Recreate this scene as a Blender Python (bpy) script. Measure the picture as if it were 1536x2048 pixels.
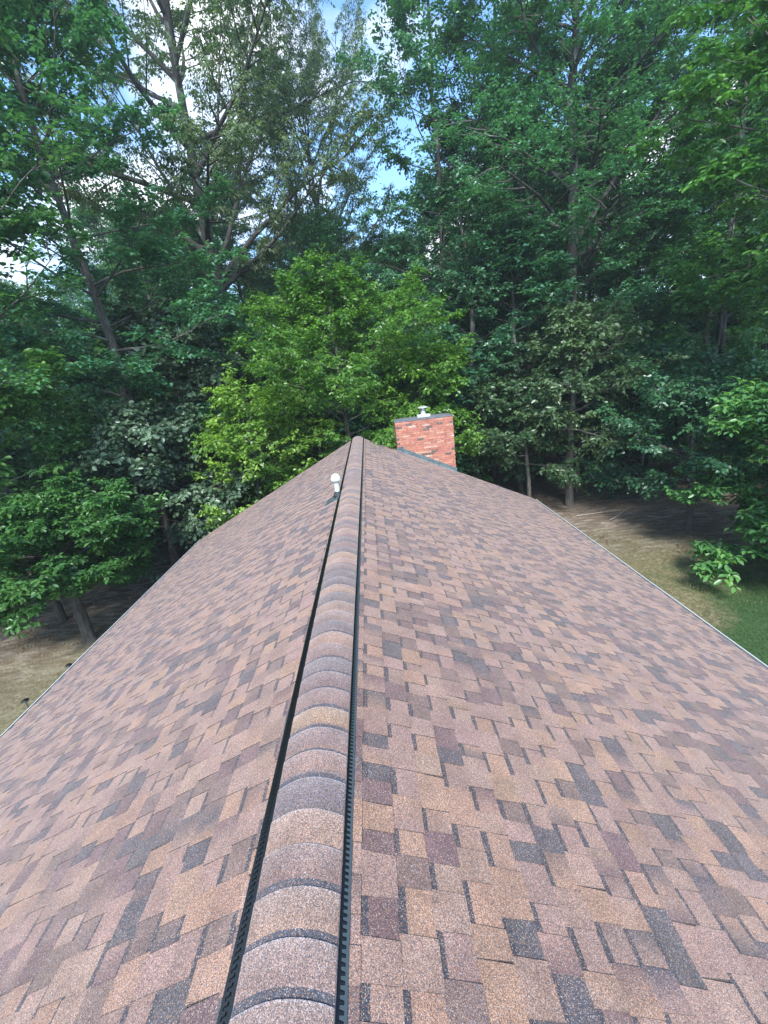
import bpy, math, random
import numpy as np

# ------------------------------------------------------------------ clear
for o in list(bpy.data.objects):
    bpy.data.objects.remove(o)
sc = bpy.context.scene
COL = sc.collection
PI = math.pi

# ------------------------------------------------------------------ camera
FPX, PITCH, YAW, ROLL = 860.84, .3078, .0045, .118
CAM = np.array([.463, 0.0, 1.6805])
fw = np.array([math.sin(YAW) * math.cos(PITCH), math.cos(YAW) * math.cos(PITCH), -math.sin(PITCH)])
rt = np.cross(fw, [0, 0, 1]); rt /= np.linalg.norm(rt)
up = np.cross(rt, fw)
rt, up = math.cos(ROLL) * rt - math.sin(ROLL) * up, math.sin(ROLL) * rt + math.cos(ROLL) * up
cam_d = bpy.data.cameras.new('camera')
cam = bpy.data.objects.new('camera', cam_d)
COL.objects.link(cam)
from mathutils import Matrix, Vector
cam.matrix_world = Matrix(((rt[0], up[0], -fw[0], CAM[0]), (rt[1], up[1], -fw[1], CAM[1]), (rt[2], up[2], -fw[2], CAM[2]), (0, 0, 0, 1)))
cam_d.sensor_width = 36
cam_d.lens = FPX / 2048 * 36
cam_d.clip_start = .05
cam_d.clip_end = 2000
sc.camera = cam

# ------------------------------------------------------------------ world + sun + exposure
SUN_EL, SUN_AZ = math.radians(47), math.radians(187)      # azimuth from +Y, clockwise: behind the camera
w = bpy.data.worlds.new("World"); sc.world = w; w.use_nodes = True
nt = w.node_tree; nt.nodes.clear()
def N(t, **k):
    n = nt.nodes.new(t)
    for a, b in k.items(): setattr(n, a, b)
    return n
out = N('ShaderNodeOutputWorld'); bg = N('ShaderNodeBackground'); bg.inputs[1].default_value = .15
sky = N('ShaderNodeTexSky', sky_type='NISHITA', sun_disc=False, sun_elevation=SUN_EL, sun_rotation=SUN_AZ)
sky.air_density = 1.1; sky.dust_density = .4; sky.ozone_density = 3.5
tc = N('ShaderNodeTexCoord')
mp = N('ShaderNodeMapping'); mp.inputs['Location'].default_value = (3.1, .4, 1.7); mp.inputs['Scale'].default_value = (1, 1, 1.6)
nz = N('ShaderNodeTexNoise'); nz.inputs['Scale'].default_value = 2.6; nz.inputs['Detail'].default_value = 7; nz.inputs['Roughness'].default_value = .5
rmp = N('ShaderNodeValToRGB'); rmp.color_ramp.elements[0].position = .5; rmp.color_ramp.elements[1].position = .62
mx = N('ShaderNodeMix', data_type='RGBA')
nt.links.new(tc.outputs['Generated'], mp.inputs[0]); nt.links.new(mp.outputs[0], nz.inputs['Vector'])
nt.links.new(nz.outputs[0], rmp.inputs[0]); nt.links.new(rmp.outputs[0], mx.inputs[0])
hs = N('ShaderNodeHueSaturation'); hs.inputs['Saturation'].default_value = 1.12; hs.inputs['Value'].default_value = 1.35
nt.links.new(sky.outputs[0], hs.inputs['Color']); nt.links.new(hs.outputs[0], mx.inputs[6]); mx.inputs[7].default_value = (5.6, 5.8, 6.1, 1)
nt.links.new(mx.outputs[2], bg.inputs[0]); nt.links.new(bg.outputs[0], out.inputs[0])

sd = bpy.data.lights.new('sun', 'SUN'); sd.energy = 3.7; sd.angle = math.radians(13); sd.color = (1, .965, .93)
sun = bpy.data.objects.new('sun', sd); COL.objects.link(sun)
sv = Vector((math.sin(SUN_AZ) * math.cos(SUN_EL), math.cos(SUN_AZ) * math.cos(SUN_EL), math.sin(SUN_EL)))
sun.rotation_euler = sv.to_track_quat('Z', 'Y').to_euler()
sun.location = (0, 0, 30)

vs = sc.view_settings
vs.view_transform = 'Standard'; vs.look = 'None'; vs.gamma = 1; vs.use_curve_mapping = False
vs.exposure = 1.08
sc.render.engine = 'CYCLES'
cy = sc.cycles
cy.max_bounces = 9; cy.diffuse_bounces = 6; cy.glossy_bounces = 2; cy.transmission_bounces = 7; cy.volume_bounces = 0; cy.transparent_max_bounces = 4
cy.caustics_reflective = False; cy.caustics_refractive = False

# ------------------------------------------------------------------ helpers
def tag(o, label=None, cat=None, group=None, kind=None):
    if label: o['label'] = label
    if cat: o['category'] = cat
    if group: o['group'] = group
    if kind: o['kind'] = kind
    return o
def link(name, me, parent=None, mat=None):
    o = bpy.data.objects.new(name, me); COL.objects.link(o)
    if parent: o.parent = parent
    if mat and me is not None: me.materials.append(mat)
    return o
def empty(name, loc):
    o = bpy.data.objects.new(name, None); COL.objects.link(o); o.location = loc
    o.empty_display_size = .3
    return o
class MB:
    """collects vertices, faces and one colour per face corner"""
    def __init__(s): s.v = []; s.f = []; s.c = []; s.m = []
    def add(s, vs_, fs, cols=None, mat=0):
        b = len(s.v); s.v += [tuple(map(float, q)) for q in vs_]
        for k, f in enumerate(fs):
            s.f.append([b + i for i in f]); s.m.append(mat)
            if cols is None: s.c += [(1, 1, 1, 1)] * len(f)
            elif callable(cols): s.c += [tuple(cols(i)) + (1,) for i in f]
            else: s.c += [tuple(cols) + (1,)] * len(f)
    def box(s, x0, x1, y0, y1, z0, z1, col=None, mat=0):
        s.add([(x0, y0, z0), (x1, y0, z0), (x1, y1, z0), (x0, y1, z0), (x0, y0, z1), (x1, y0, z1), (x1, y1, z1), (x0, y1, z1)],
              [(0, 3, 2, 1), (4, 5, 6, 7), (0, 1, 5, 4), (1, 2, 6, 5), (2, 3, 7, 6), (3, 0, 4, 7)], col, mat)
    def lathe(s, prof, c, n=20, col=None):
        vs_ = []; fs = []
        for (r, z) in prof:
            for k in range(n):
                a = 2 * PI * k / n; vs_.append((c[0] + r * math.cos(a), c[1] + r * math.sin(a), c[2] + z))
        for i in range(len(prof) - 1):
            for k in range(n):
                k2 = (k + 1) % n; fs.append((i * n + k, i * n + k2, (i + 1) * n + k2, (i + 1) * n + k))
        fs.append(tuple(range(n - 1, -1, -1))); fs.append(tuple((len(prof) - 1) * n + k for k in range(n)))
        s.add(vs_, fs, col)
    def build(s, name, mats, parent=None, smooth=False, kind=None):
        me = bpy.data.meshes.new(name); me.from_pydata(s.v, [], s.f)
        ca = me.color_attributes.new('tint', 'FLOAT_COLOR', 'CORNER')
        ca.data.foreach_set('color', np.array(s.c, np.float32).ravel())
        for m in (mats if isinstance(mats, (list, tuple)) else [mats]): me.materials.append(m)
        me.polygons.foreach_set('material_index', s.m)
        if smooth: me.polygons.foreach_set('use_smooth', [True] * len(me.polygons))
        me.update()
        o = link(name, me, parent)
        if kind: o['kind'] = kind
        return o

def material(name):
    m = bpy.data.materials.new(name); m.use_nodes = True
    t = m.node_tree; b = t.nodes['Principled BSDF']
    return m, t, b
def simple(name, col, rough=.6, metal=0, noise=0, scale=20):
    m, t, b = material(name)
    b.inputs['Base Color'].default_value = (*col, 1); b.inputs['Roughness'].default_value = rough; b.inputs['Metallic'].default_value = metal
    if noise:
        n = t.nodes.new('ShaderNodeTexNoise'); n.inputs['Scale'].default_value = scale; n.inputs['Detail'].default_value = 5
        c = t.nodes.new('ShaderNodeTexCoord'); t.links.new(c.outputs['Object'], n.inputs['Vector'])
        r = t.nodes.new('ShaderNodeValToRGB')
        r.color_ramp.elements[0].position = .3; r.color_ramp.elements[1].position = .7
        r.color_ramp.elements[0].color = (*[q * (1 - noise) for q in col], 1); r.color_ramp.elements[1].color = (*[min(1, q * (1 + noise)) for q in col], 1)
        t.links.new(n.outputs[0], r.inputs[0]); t.links.new(r.outputs[0], b.inputs['Base Color'])
    return m

# ---- granule-coated asphalt: tint per piece x coarse speckle of mineral granules
def granule_material():
    m, t, b = material('asphalt_granules')
    L = t.links.new
    at = t.nodes.new('ShaderNodeAttribute'); at.attribute_name = 'tint'
    co = t.nodes.new('ShaderNodeTexCoord')
    v = t.nodes.new('ShaderNodeTexVoronoi'); v.inputs['Scale'].default_value = 400
    L(co.outputs['Object'], v.inputs['Vector'])
    sep = t.nodes.new('ShaderNodeSeparateColor'); L(v.outputs['Color'], sep.inputs[0])
    r = t.nodes.new('ShaderNodeValToRGB'); cr = r.color_ramp
    cr.elements[0].position = 0; cr.elements[0].color = (.45, .45, .49, 1)
    cr.elements[1].position = 1; cr.elements[1].color = (2.05, 2.0, 1.92, 1)
    for p, c in ((.25, (.62, .63, .66, 1)), (.55, (.98, .96, .94, 1)), (.82, (1.35, 1.28, 1.2, 1))):
        e = cr.elements.new(p); e.color = c
    L(sep.outputs[0], r.inputs[0])
    mul = t.nodes.new('ShaderNodeMix'); mul.data_type = 'RGBA'; mul.blend_type = 'MULTIPLY'; mul.inputs[0].default_value = 1
    L(at.outputs['Color'], mul.inputs[6]); L(r.outputs[0], mul.inputs[7])
    # odd granules of the other colours of the blend
    r2 = t.nodes.new('ShaderNodeValToRGB'); c2 = r2.color_ramp; c2.interpolation = 'CONSTANT'
    c2.elements[0].position = 0; c2.elements[0].color = (.25, .155, .105, 1)
    c2.elements[1].position = .85; c2.elements[1].color = (.36, .33, .31, 1)
    for p, c in ((.3, (.10, .065, .065, 1)), (.5, (.055, .055, .068, 1)), (.7, (.31, .175, .10, 1))):
        e = c2.elements.new(p); e.color = c
    L(sep.outputs[1], r2.inputs[0])
    gt = t.nodes.new('ShaderNodeMath'); gt.operation = 'GREATER_THAN'; gt.inputs[1].default_value = .76; L(sep.outputs[2], gt.inputs[0])
    mx = t.nodes.new('ShaderNodeMix'); mx.data_type = 'RGBA'
    L(gt.outputs[0], mx.inputs[0]); L(mul.outputs[2], mx.inputs[6]); L(r2.outputs[0], mx.inputs[7])
    # soft blotches across pieces
    n = t.nodes.new('ShaderNodeTexNoise'); n.inputs['Scale'].default_value = 7; n.inputs['Detail'].default_value = 4; L(co.outputs['Object'], n.inputs['Vector'])
    mr = t.nodes.new('ShaderNodeMapRange'); mr.inputs['From Min'].default_value = .3; mr.inputs['From Max'].default_value = .7; mr.inputs['To Min'].default_value = .84; mr.inputs['To Max'].default_value = 1.14
    L(n.outputs[0], mr.inputs[0])
    m2 = t.nodes.new('ShaderNodeMix'); m2.data_type = 'RGBA'; m2.blend_type = 'MULTIPLY'; m2.inputs[0].default_value = 1
    L(mx.outputs[2], m2.inputs[6]); L(mr.outputs[0], m2.inputs[7])
    L(m2.outputs[2], b.inputs['Base Color'])
    bp = t.nodes.new('ShaderNodeBump'); bp.inputs['Strength'].default_value = .6; bp.inputs['Distance'].default_value = .0015
    L(v.outputs['Distance'], bp.inputs['Height']); bp.invert = True
    L(bp.outputs[0], b.inputs['Normal'])
    b.inputs['Roughness'].default_value = .75; b.inputs['Specular IOR Level'].default_value = .5
    b.inputs['Sheen Weight'].default_value = .3; b.inputs['Sheen Roughness'].default_value = .4; b.inputs['Sheen Tint'].default_value = (1, .88, .85, 1)
    return m
M_GRAN = granule_material()
M_BLACK = simple('black_vent_plastic', (.006, .007, .008), .35)
M_BLACK2 = simple('black_vent_comb', (.014, .017, .019), .4)
M_SLATE = simple('grey_vent_plastic', (.045, .065, .075), .5)
M_WHITE = simple('white_painted_metal', (.6, .64, .62), .4, noise=.08)
M_PVC = simple('white_plastic_pipe', (.48, .56, .51), .45, noise=.06)
M_DARKIN = simple('gutter_dark_inside', (.03, .035, .035), .8, noise=.4)
M_FLASH = simple('grey_flashing', (.09, .125, .135), .5, .3, noise=.35, scale=9)
M_FLASHL = simple('pale_flashing', (.42, .5, .52), .35, .5, noise=.2)
M_RUBBER = simple('dark_rubber', (.02, .028, .03), .7, noise=.3)
M_STEEL = simple('galvanised_steel', (.5, .54, .53), .45, .4, noise=.15)
M_MESH = simple('dark_steel', (.08, .09, .1), .5, .5)
M_WOOD = simple('roof_boarding', (.2, .15, .1), .8, noise=.2)
M_SIDING = simple('pale_wall_paint', (.6, .58, .53), .7, noise=.06)

def brick_material():
    m, t, b = material('red_brick')
    L = t.links.new
    at = t.nodes.new('ShaderNodeAttribute'); at.attribute_name = 'tint'
    co = t.nodes.new('ShaderNodeTexCoord')
    n = t.nodes.new('ShaderNodeTexNoise'); n.inputs['Scale'].default_value = 22; n.inputs['Detail'].default_value = 8; L(co.outputs['Object'], n.inputs['Vector'])
    mr = t.nodes.new('ShaderNodeMapRange'); mr.inputs['From Min'].default_value = .3; mr.inputs['From Max'].default_value = .7; mr.inputs['To Min'].default_value = .72; mr.inputs['To Max'].default_value = 1.25
    L(n.outputs[0], mr.inputs[0])
    mul = t.nodes.new('ShaderNodeMix'); mul.data_type = 'RGBA'; mul.blend_type = 'MULTIPLY'; mul.inputs[0].default_value = 1
    L(at.outputs['Color'], mul.inputs[6]); L(mr.outputs[0], mul.inputs[7]); L(mul.outputs[2], b.inputs['Base Color'])
    b.inputs['Roughness'].default_value = .85
    return m
M_BRICK = brick_material()
M_MORTAR = simple('pale_mortar', (.36, .30, .26), .9, noise=.25, scale=30)
M_CEMENT = simple('weathered_cement', (.10, .11, .12), .9, noise=.35, scale=12)

def bark_material(name, c0, c1):
    m, t, b = material(name); L = t.links.new
    co = t.nodes.new('ShaderNodeTexCoord'); mp = t.nodes.new('ShaderNodeMapping'); mp.inputs['Scale'].default_value = (9, 9, 1.3)
    L(co.outputs['Object'], mp.inputs[0])
    n = t.nodes.new('ShaderNodeTexNoise'); n.inputs['Scale'].default_value = 2.2; n.inputs['Detail'].default_value = 8; n.inputs['Roughness'].default_value = .65
    L(mp.outputs[0], n.inputs['Vector'])
    r = t.nodes.new('ShaderNodeValToRGB'); r.color_ramp.elements[0].position = .36; r.color_ramp.elements[1].position = .66
    r.color_ramp.elements[0].color = (*c0, 1); r.color_ramp.elements[1].color = (*c1, 1)
    n2 = t.nodes.new('ShaderNodeTexNoise'); n2.inputs['Scale'].default_value = 1.7; n2.inputs['Detail'].default_value = 4; L(co.outputs['Object'], n2.inputs['Vector'])
    r2 = t.nodes.new('ShaderNodeValToRGB'); r2.color_ramp.elements[0].position = .56; r2.color_ramp.elements[1].position = .68
    mx = t.nodes.new('ShaderNodeMix'); mx.data_type = 'RGBA'; mx.inputs[7].default_value = (.16, .2, .16, 1)
    L(n.outputs[0], r.inputs[0]); L(n2.outputs[0], r2.inputs[0]); L(r2.outputs[0], mx.inputs[0]); L(r.outputs[0], mx.inputs[6])
    L(mx.outputs[2], b.inputs['Base Color'])
    bp = t.nodes.new('ShaderNodeBump'); bp.inputs['Strength'].default_value = .8; bp.inputs['Distance'].default_value = .03
    L(n.outputs[0], bp.inputs['Height']); L(bp.outputs[0], b.inputs['Normal']); b.inputs['Roughness'].default_value = .9
    return m
M_BARK = bark_material('grey_brown_bark', (.035, .033, .029), (.14, .13, .115))
M_BARKD = bark_material('dark_oak_bark', (.018, .017, .016), (.07, .066, .06))

def leaf_material(name, cols, trans=.3, spec=.75, rough=.38, yellow=.0):
    """cols: ramp of leaf colours; each leaf (mesh island) picks its own"""
    m, t, b = material(name); L = t.links.new
    g = t.nodes.new('ShaderNodeNewGeometry')
    r = t.nodes.new('ShaderNodeValToRGB'); cr = r.color_ramp
    cr.elements[0].position = 0; cr.elements[0].color = (*cols[0], 1)
    cr.elements[1].position = 1; cr.elements[1].color = (*cols[-1], 1)
    for i, c in enumerate(cols[1:-1]):
        e = cr.elements.new((i + 1) / (len(cols) - 1)); e.color = (*c, 1)
    oi = t.nodes.new('ShaderNodeObjectInfo')
    co = t.nodes.new('ShaderNodeTexCoord')
    n = t.nodes.new('ShaderNodeTexNoise'); n.inputs['Scale'].default_value = .8; n.inputs['Detail'].default_value = 3; L(co.outputs['Object'], n.inputs['Vector'])
    # ramp position = .6 island + .5 (noise-.5)
    a = t.nodes.new('ShaderNodeMath'); a.operation = 'MULTIPLY_ADD'; a.inputs[1].default_value = .7; L(g.outputs['Random Per Island'], a.inputs[0])
    s = t.nodes.new('ShaderNodeMath'); s.operation = 'MULTIPLY_ADD'; s.inputs[1].default_value = 1.3; s.inputs[2].default_value = -.5; L(n.outputs[0], s.inputs[0]); L(s.outputs[0], a.inputs[2])
    L(a.outputs[0], r.inputs[0])
    h = t.nodes.new('ShaderNodeHueSaturation')
    mr = t.nodes.new('ShaderNodeMapRange'); mr.inputs['To Min'].default_value = .488; mr.inputs['To Max'].default_value = .515; L(oi.outputs['Random'], mr.inputs[0]); L(mr.outputs[0], h.inputs['Hue'])
    mv = t.nodes.new('ShaderNodeMapRange'); mv.inputs['To Min'].default_value = 1.2; mv.inputs['To Max'].default_value = .8; L(oi.outputs['Random'], mv.inputs[0]); L(mv.outputs[0], h.inputs['Value'])
    L(r.outputs[0], h.inputs['Color']); L(h.outputs[0], b.inputs['Base Color'])
    b.inputs['Roughness'].default_value = rough; b.inputs['Specular IOR Level'].default_value = spec
    tr = t.nodes.new('ShaderNodeBsdfTranslucent')
    tm = t.nodes.new('ShaderNodeMix'); tm.data_type = 'RGBA'; tm.blend_type = 'MULTIPLY'; tm.inputs[0].default_value = 1; tm.inputs[7].default_value = (1.5, 1.7, .7, 1)
    L(h.outputs[0], tm.inputs[6]); L(tm.outputs[2], tr.inputs[0])
    mx = t.nodes.new('ShaderNodeMixShader'); mx.inputs[0].default_value = trans
    L(b.outputs[0], mx.inputs[1]); L(tr.outputs[0], mx.inputs[2]); L(mx.outputs[0], t.nodes['Material Output'].inputs['Surface'])
    return m
LEAF = dict(
    bright=leaf_material('bright_green_leaf', [(0.053, 0.136, 0.023), (0.092, 0.207, 0.032), (0.138, 0.276, 0.041), (0.207, 0.356, 0.055)], .38),
    dark=leaf_material('dark_green_leaf', [(0.027, 0.093, 0.046), (0.046, 0.144, 0.066), (0.073, 0.199, 0.078), (0.117, 0.257, 0.093)], .28),
    mid=leaf_material('mid_green_leaf', [(0.042, 0.125, 0.046), (0.069, 0.194, 0.058), (0.107, 0.261, 0.070), (0.156, 0.330, 0.077)], .32),
    grey=leaf_material('grey_green_leaf', [(.04, .085, .05), (.065, .12, .07), (.10, .17, .10), (.16, .24, .15)], .22, spec=.6, rough=.38),
    olive=leaf_material('olive_green_leaf', [(.03, .07, .032), (.05, .105, .045), (.075, .14, .06), (.12, .19, .085)], .35),
    pale=leaf_material('pale_grey_green_leaf', [(0.054, 0.096, 0.054), (0.084, 0.138, 0.072), (0.120, 0.180, 0.096), (0.180, 0.240, 0.132)], .45),  # backlit haze on the oak foliage is put into this paler colour
    fresh=leaf_material('fresh_green_leaf', [(0.040, 0.115, 0.034), (0.069, 0.172, 0.048), (0.103, 0.230, 0.063), (0.161, 0.299, 0.092)], .34, spec=.6, rough=.36),
    teal=leaf_material('blue_green_leaf', [(0.031, 0.121, 0.076), (0.053, 0.176, 0.098), (0.083, 0.230, 0.121), (0.132, 0.307, 0.141)], .28),
)

# ================================================================== SETTING: ground
GZ = -5.2
def ground_material():
    m, t, b = material('woodland_ground'); L = t.links.new
    co = t.nodes.new('ShaderNodeTexCoord')
    def noise(sc_, det=6, ro=.55, vec=None):
        n = t.nodes.new('ShaderNodeTexNoise'); n.inputs['Scale'].default_value = sc_; n.inputs['Detail'].default_value = det; n.inputs['Roughness'].default_value = ro
        L(vec or co.outputs['Object'], n.inputs['Vector']); return n
    def ramp(src, stops):
        r = t.nodes.new('ShaderNodeValToRGB'); cr = r.color_ramp
        cr.elements[0].position = stops[0][0]; cr.elements[0].color = (*stops[0][1], 1)
        cr.elements[1].position = stops[-1][0]; cr.elements[1].color = (*stops[-1][1], 1)
        for p, c in stops[1:-1]:
            e = cr.elements.new(p); e.color = (*c, 1)
        L(src, r.inputs[0]); return r.outputs[0]
    def mix(f, a, c):
        x = t.nodes.new('ShaderNodeMix'); x.data_type = 'RGBA'; L(f, x.inputs[0]); L(a, x.inputs[6]); L(c, x.inputs[7]); return x.outputs[2]
    fine = noise(14, 8, .7).outputs[0]
    streak = t.nodes.new('ShaderNodeMapping'); streak.inputs['Scale'].default_value = (1, 3.5, 1); streak.inputs['Rotation'].default_value = (0, 0, .3); L(co.outputs['Object'], streak.inputs[0])
    st = noise(1.6, 7, .68, streak.outputs[0]).outputs[0]
    litter = ramp(fine, [(.3, (.06, .043, .03)), (.5, (.16, .12, .088)), (.7, (.32, .26, .20))])
    dirt = ramp(st, [(.35, (.08, .06, .045)), (.5, (.17, .138, .105)), (.62, (.36, .33, .28))])
    dry = ramp(noise(9, 7, .75).outputs[0], [(.3, (.075, .068, .034)), (.5, (.15, .138, .072)), (.7, (.30, .27, .17))])
    green = ramp(noise(12, 7, .75).outputs[0], [(.3, (.022, .045, .016)), (.5, (.04, .085, .028)), (.7, (.07, .13, .045))])
    patch = noise(.42, 5, .6).outputs[0]
    sep = t.nodes.new('ShaderNodeSeparateXYZ'); L(co.outputs['Object'], sep.inputs[0])
    def mask(cx, cy, rx, ry, soft=.35):
        a = t.nodes.new('ShaderNodeVectorMath'); a.operation = 'SUBTRACT'; a.inputs[1].default_value = (cx, cy, 0); L(co.outputs['Object'], a.inputs[0])
        d = t.nodes.new('ShaderNodeVectorMath'); d.operation = 'MULTIPLY'; d.inputs[1].default_value = (1 / rx, 1 / ry, 0); L(a.outputs[0], d.inputs[0])
        l = t.nodes.new('ShaderNodeVectorMath'); l.operation = 'LENGTH'; L(d.outputs[0], l.inputs[0])
        s = t.nodes.new('ShaderNodeMath'); s.operation = 'MULTIPLY_ADD'; s.inputs[1].default_value = 1.6; L(patch, s.inputs[0]); L(l.outputs['Value'], s.inputs[2])
        r = t.nodes.new('ShaderNodeMapRange'); r.inputs['From Min'].default_value = 1.8 + soft; r.inputs['From Max'].default_value = 1.8 - soft; L(s.outputs[0], r.inputs[0])
        return r.outputs[0]
    base = mix(mask(0, 3, 18, 21, .5), litter, dirt)
    base = mix(mask(-8, 2, 5.5, 9.5, .35), base, dry)
    base = mix(mask(9, 10.8, 4.2, 3.6, .45), base, dry)
    base = mix(mask(14, 6.5, 6.8, 5.8, .12), base, green)
    L(base, b.inputs['Base Color']); b.inputs['Roughness'].default_value = .95; b.inputs['Specular IOR Level'].default_value = .2
    bp = t.nodes.new('ShaderNodeBump'); bp.inputs['Strength'].default_value = .9; bp.inputs['Distance'].default_value = .05
    L(fine, bp.inputs['Height']); L(bp.outputs[0], b.inputs['Normal'])
    return m
rng = np.random.default_rng(5)
ts = np.linspace(-1, 1, 121)
gx = np.sinh(ts * 4.2) / np.sinh(4.2) * 420; gy = gx + 12
GXX, GYY = np.meshgrid(gx, gy)
def ground_h(x, y):
    return GZ + .05 * np.sin(x * .9 + 1) * np.cos(y * .7) + .035 * np.sin(x * 2.3 + y * 1.7) + .012 * np.maximum(0, y - 20) + .0
GZZ = ground_h(GXX, GYY)
vv = np.stack([GXX.ravel(), GYY.ravel(), GZZ.ravel()], 1)
nn = len(ts); idx = np.arange(nn * nn).reshape(nn, nn)
ff = np.stack([idx[:-1, :-1].ravel(), idx[:-1, 1:].ravel(), idx[1:, 1:].ravel(), idx[1:, :-1].ravel()], 1)
me = bpy.data.meshes.new('ground'); me.from_pydata(vv.tolist(), [], ff.tolist())
me.polygons.foreach_set('use_smooth', [True] * len(me.polygons))
g = link('ground', me, None, ground_material()); g['kind'] = 'structure'

# ================================================================== HOUSE
S = .4917                      # rise over run
CS = 1 / math.sqrt(1 + S * S)  # cos of the pitch
HW = 5.27                      # half width of the roof, horizontal
Y0, Y1 = -4.0, 13.02
house = empty('house', (0, 4.5, GZ))
tag(house, 'house seen from its roof ridge, brown blended asphalt shingles and a brick chimney', 'house')
HO = Vector(house.location)
def hpart(name, mb, mats, parent, smooth=False, kind=None):
    """build a mesh given in world coordinates under a parent that may be moved"""
    o = mb.build(name, mats, parent, smooth, kind)
    o.matrix_parent_inverse = Matrix.Translation(-HO)
    return o
def sub(name, mb, mats, parent, smooth=False, kind=None):
    return mb.build(name, mats, parent, smooth, kind)

roof = MB()
T = .05
pts = [(-HW, -S * HW), (0, 0), (HW, -S * HW), (HW, -S * HW - T), (0, -T), (-HW, -S * HW - T)]
n6 = len(pts)
vsr = [(x, Y0, z) for x, z in pts] + [(x, Y1 - .02, z) for x, z in pts]
roof.add(vsr, [(i, (i + 1) % n6, n6 + (i + 1) % n6, n6 + i) for i in range(n6)] + [(0, 1, 4, 5), (1, 2, 3, 4), (6, 11, 10, 7), (7, 10, 9, 8)])
roof_o = hpart('roof', roof, M_WOOD, house)

# ---- shingles
TAN, TAN2, ORG, MAR, CHA, MIX = (.258, .170, .134), (.244, .157, .130), (.282, .174, .121), (.122, .075, .076), (.064, .062, .073), (.140, .096, .084)
PAL = [TAN, TAN2, ORG, MAR, CHA, MIX]
BAND = (.034, .037, .048)
rnd = random.Random(11)
def surf(side, u, v, h):
    """u down the slope from the ridge, v along the ridge, h above the boards"""
    x = u * CS; z = -u * CS * S
    return (side * (x + h * CS * S), v, z + h * CS)
def lerp(a, b, t): return tuple(a[i] * (1 - t) + b[i] * t for i in range(3))
EXPO = .1431
SL = HW / CS + .015
NC = int(math.ceil((SL - .16) / EXPO))
pieces = []
def wedge(side, u0, u1, v0, v1, h0, h1, c0, c1, band=None, skew=0.0, hb=.0):
    mb = MB()
    rows = [u0] + ([u0 + band] if band else []) + [u1]
    vs_ = []
    for u in rows:
        f = (u - u0) / (u1 - u0); h = h0 + (h1 - h0) * f; sk = skew * f
        for v, q in ((v0 - sk, 0), (v1 + sk, 0)): vs_.append(surf(side, u, v, h))
    nt_ = len(vs_)
    vs_ += [surf(side, u1, v0 - skew, hb), surf(side, u1, v1 + skew, hb), surf(side, u0, v0, hb), surf(side, u0, v1, hb)]
    cj = lambda c: c
    fs = []; cs = []
    for k in range(len(rows) - 1):
        fs.append((2 * k, 2 * k + 1, 2 * k + 3, 2 * k + 2)); cs.append('band' if (band and k == 0) else 'top')
    b0, b1, a0, a1 = nt_, nt_ + 1, nt_ + 2, nt_ + 3
    fs.append((nt_ - 2, nt_ - 1, b1, b0)); cs.append('edge')
    fs.append(tuple([2 * k for k in range(len(rows))][::-1] + [a0, b0])[::1]); cs.append('edge')
    fs.append(tuple([2 * k + 1 for k in range(len(rows))] + [b1, a1])); cs.append('edge')
    for f, k in zip(fs, cs):
        if side < 0: f = tuple(reversed(f))
        b = len(mb.v)
        mb.f.append(list(f)); mb.m.append(0)
        for i in f:
            if k == 'band': col = BAND
            elif k == 'edge': col = (.03, .03, .034)
            else: col = c0 if i % 2 == 0 else c1
            mb.c.append((*col, 1))
    mb.v = vs_
    return mb
def jit(c, r, a=.1):
    f = 1 + r.uniform(-a, a); return (c[0] * f, c[1] * f * (1 + r.uniform(-.03, .03)), c[2] * f * (1 + r.uniform(-.05, .05)))
for side in (1, -1):
    for i in range(NC):
        r = random.Random(1000 * (side + 2) + i)
        u1 = .175 + EXPO * (i + 1) - .075
        u0 = u1 - EXPO
        if u1 > SL: u1 = SL
        if u1 - u0 < .03: continue
        if i == 0: u0 = .17
        v = Y0 + r.uniform(0, .2); tooth = True
        wob = lambda: r.uniform(-.0015, .0015)
        ctooth = r.choices(PAL, (6, 4, 4, 2, 1.6, 3))[0]; cgap = ctooth
        nextjoint = v + r.uniform(.2, 1)
        while v < Y1 + .005:
            L_ = r.choice((.10, .12, .13, .145, .16, .185)) if tooth else r.choice((.085, .10, .115, .13, .145))
            v1_ = min(v + L_, Y1 + .012)
            if v1_ - v < .03: break
            if r.random() < .9: cnew = r.choices(PAL, (6, 5, 4, 2.4, 1.9, 2.6) if tooth else (5, 5, 4, 3.0, 3.3, 2.4))[0]
            else: cnew = ctooth if tooth else cgap
            c0 = jit(cnew, r); c1 = c0
            if r.random() < .22: c1 = jit(r.choice(PAL), r)
            lift = r.uniform(-.0006, .0008)
            if tooth:
                mb = wedge(side, u0 - .004, u1 + wob(), v, v1_, .0045, .0122 + lift, c0, c1, None, r.uniform(-.006, -.001))
                ctooth = cnew
            else:
                band = r.choice((.030, .034, .036, .038)) if r.random() < .96 else None
                mb = wedge(side, u0 - .004, u1 - .001, v - .012, v1_ + .012, .0015, .0058, c0, c1, band)
                cgap = cnew
            pieces.append((side, u0, u1, v, v1_, mb))
            v = v1_ + (.0022 if r.random() < .14 else 0)
            if tooth and r.random() < .12:
                v += .002                     # butt joint between two strips: two teeth side by side
            else: tooth = not tooth
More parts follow.
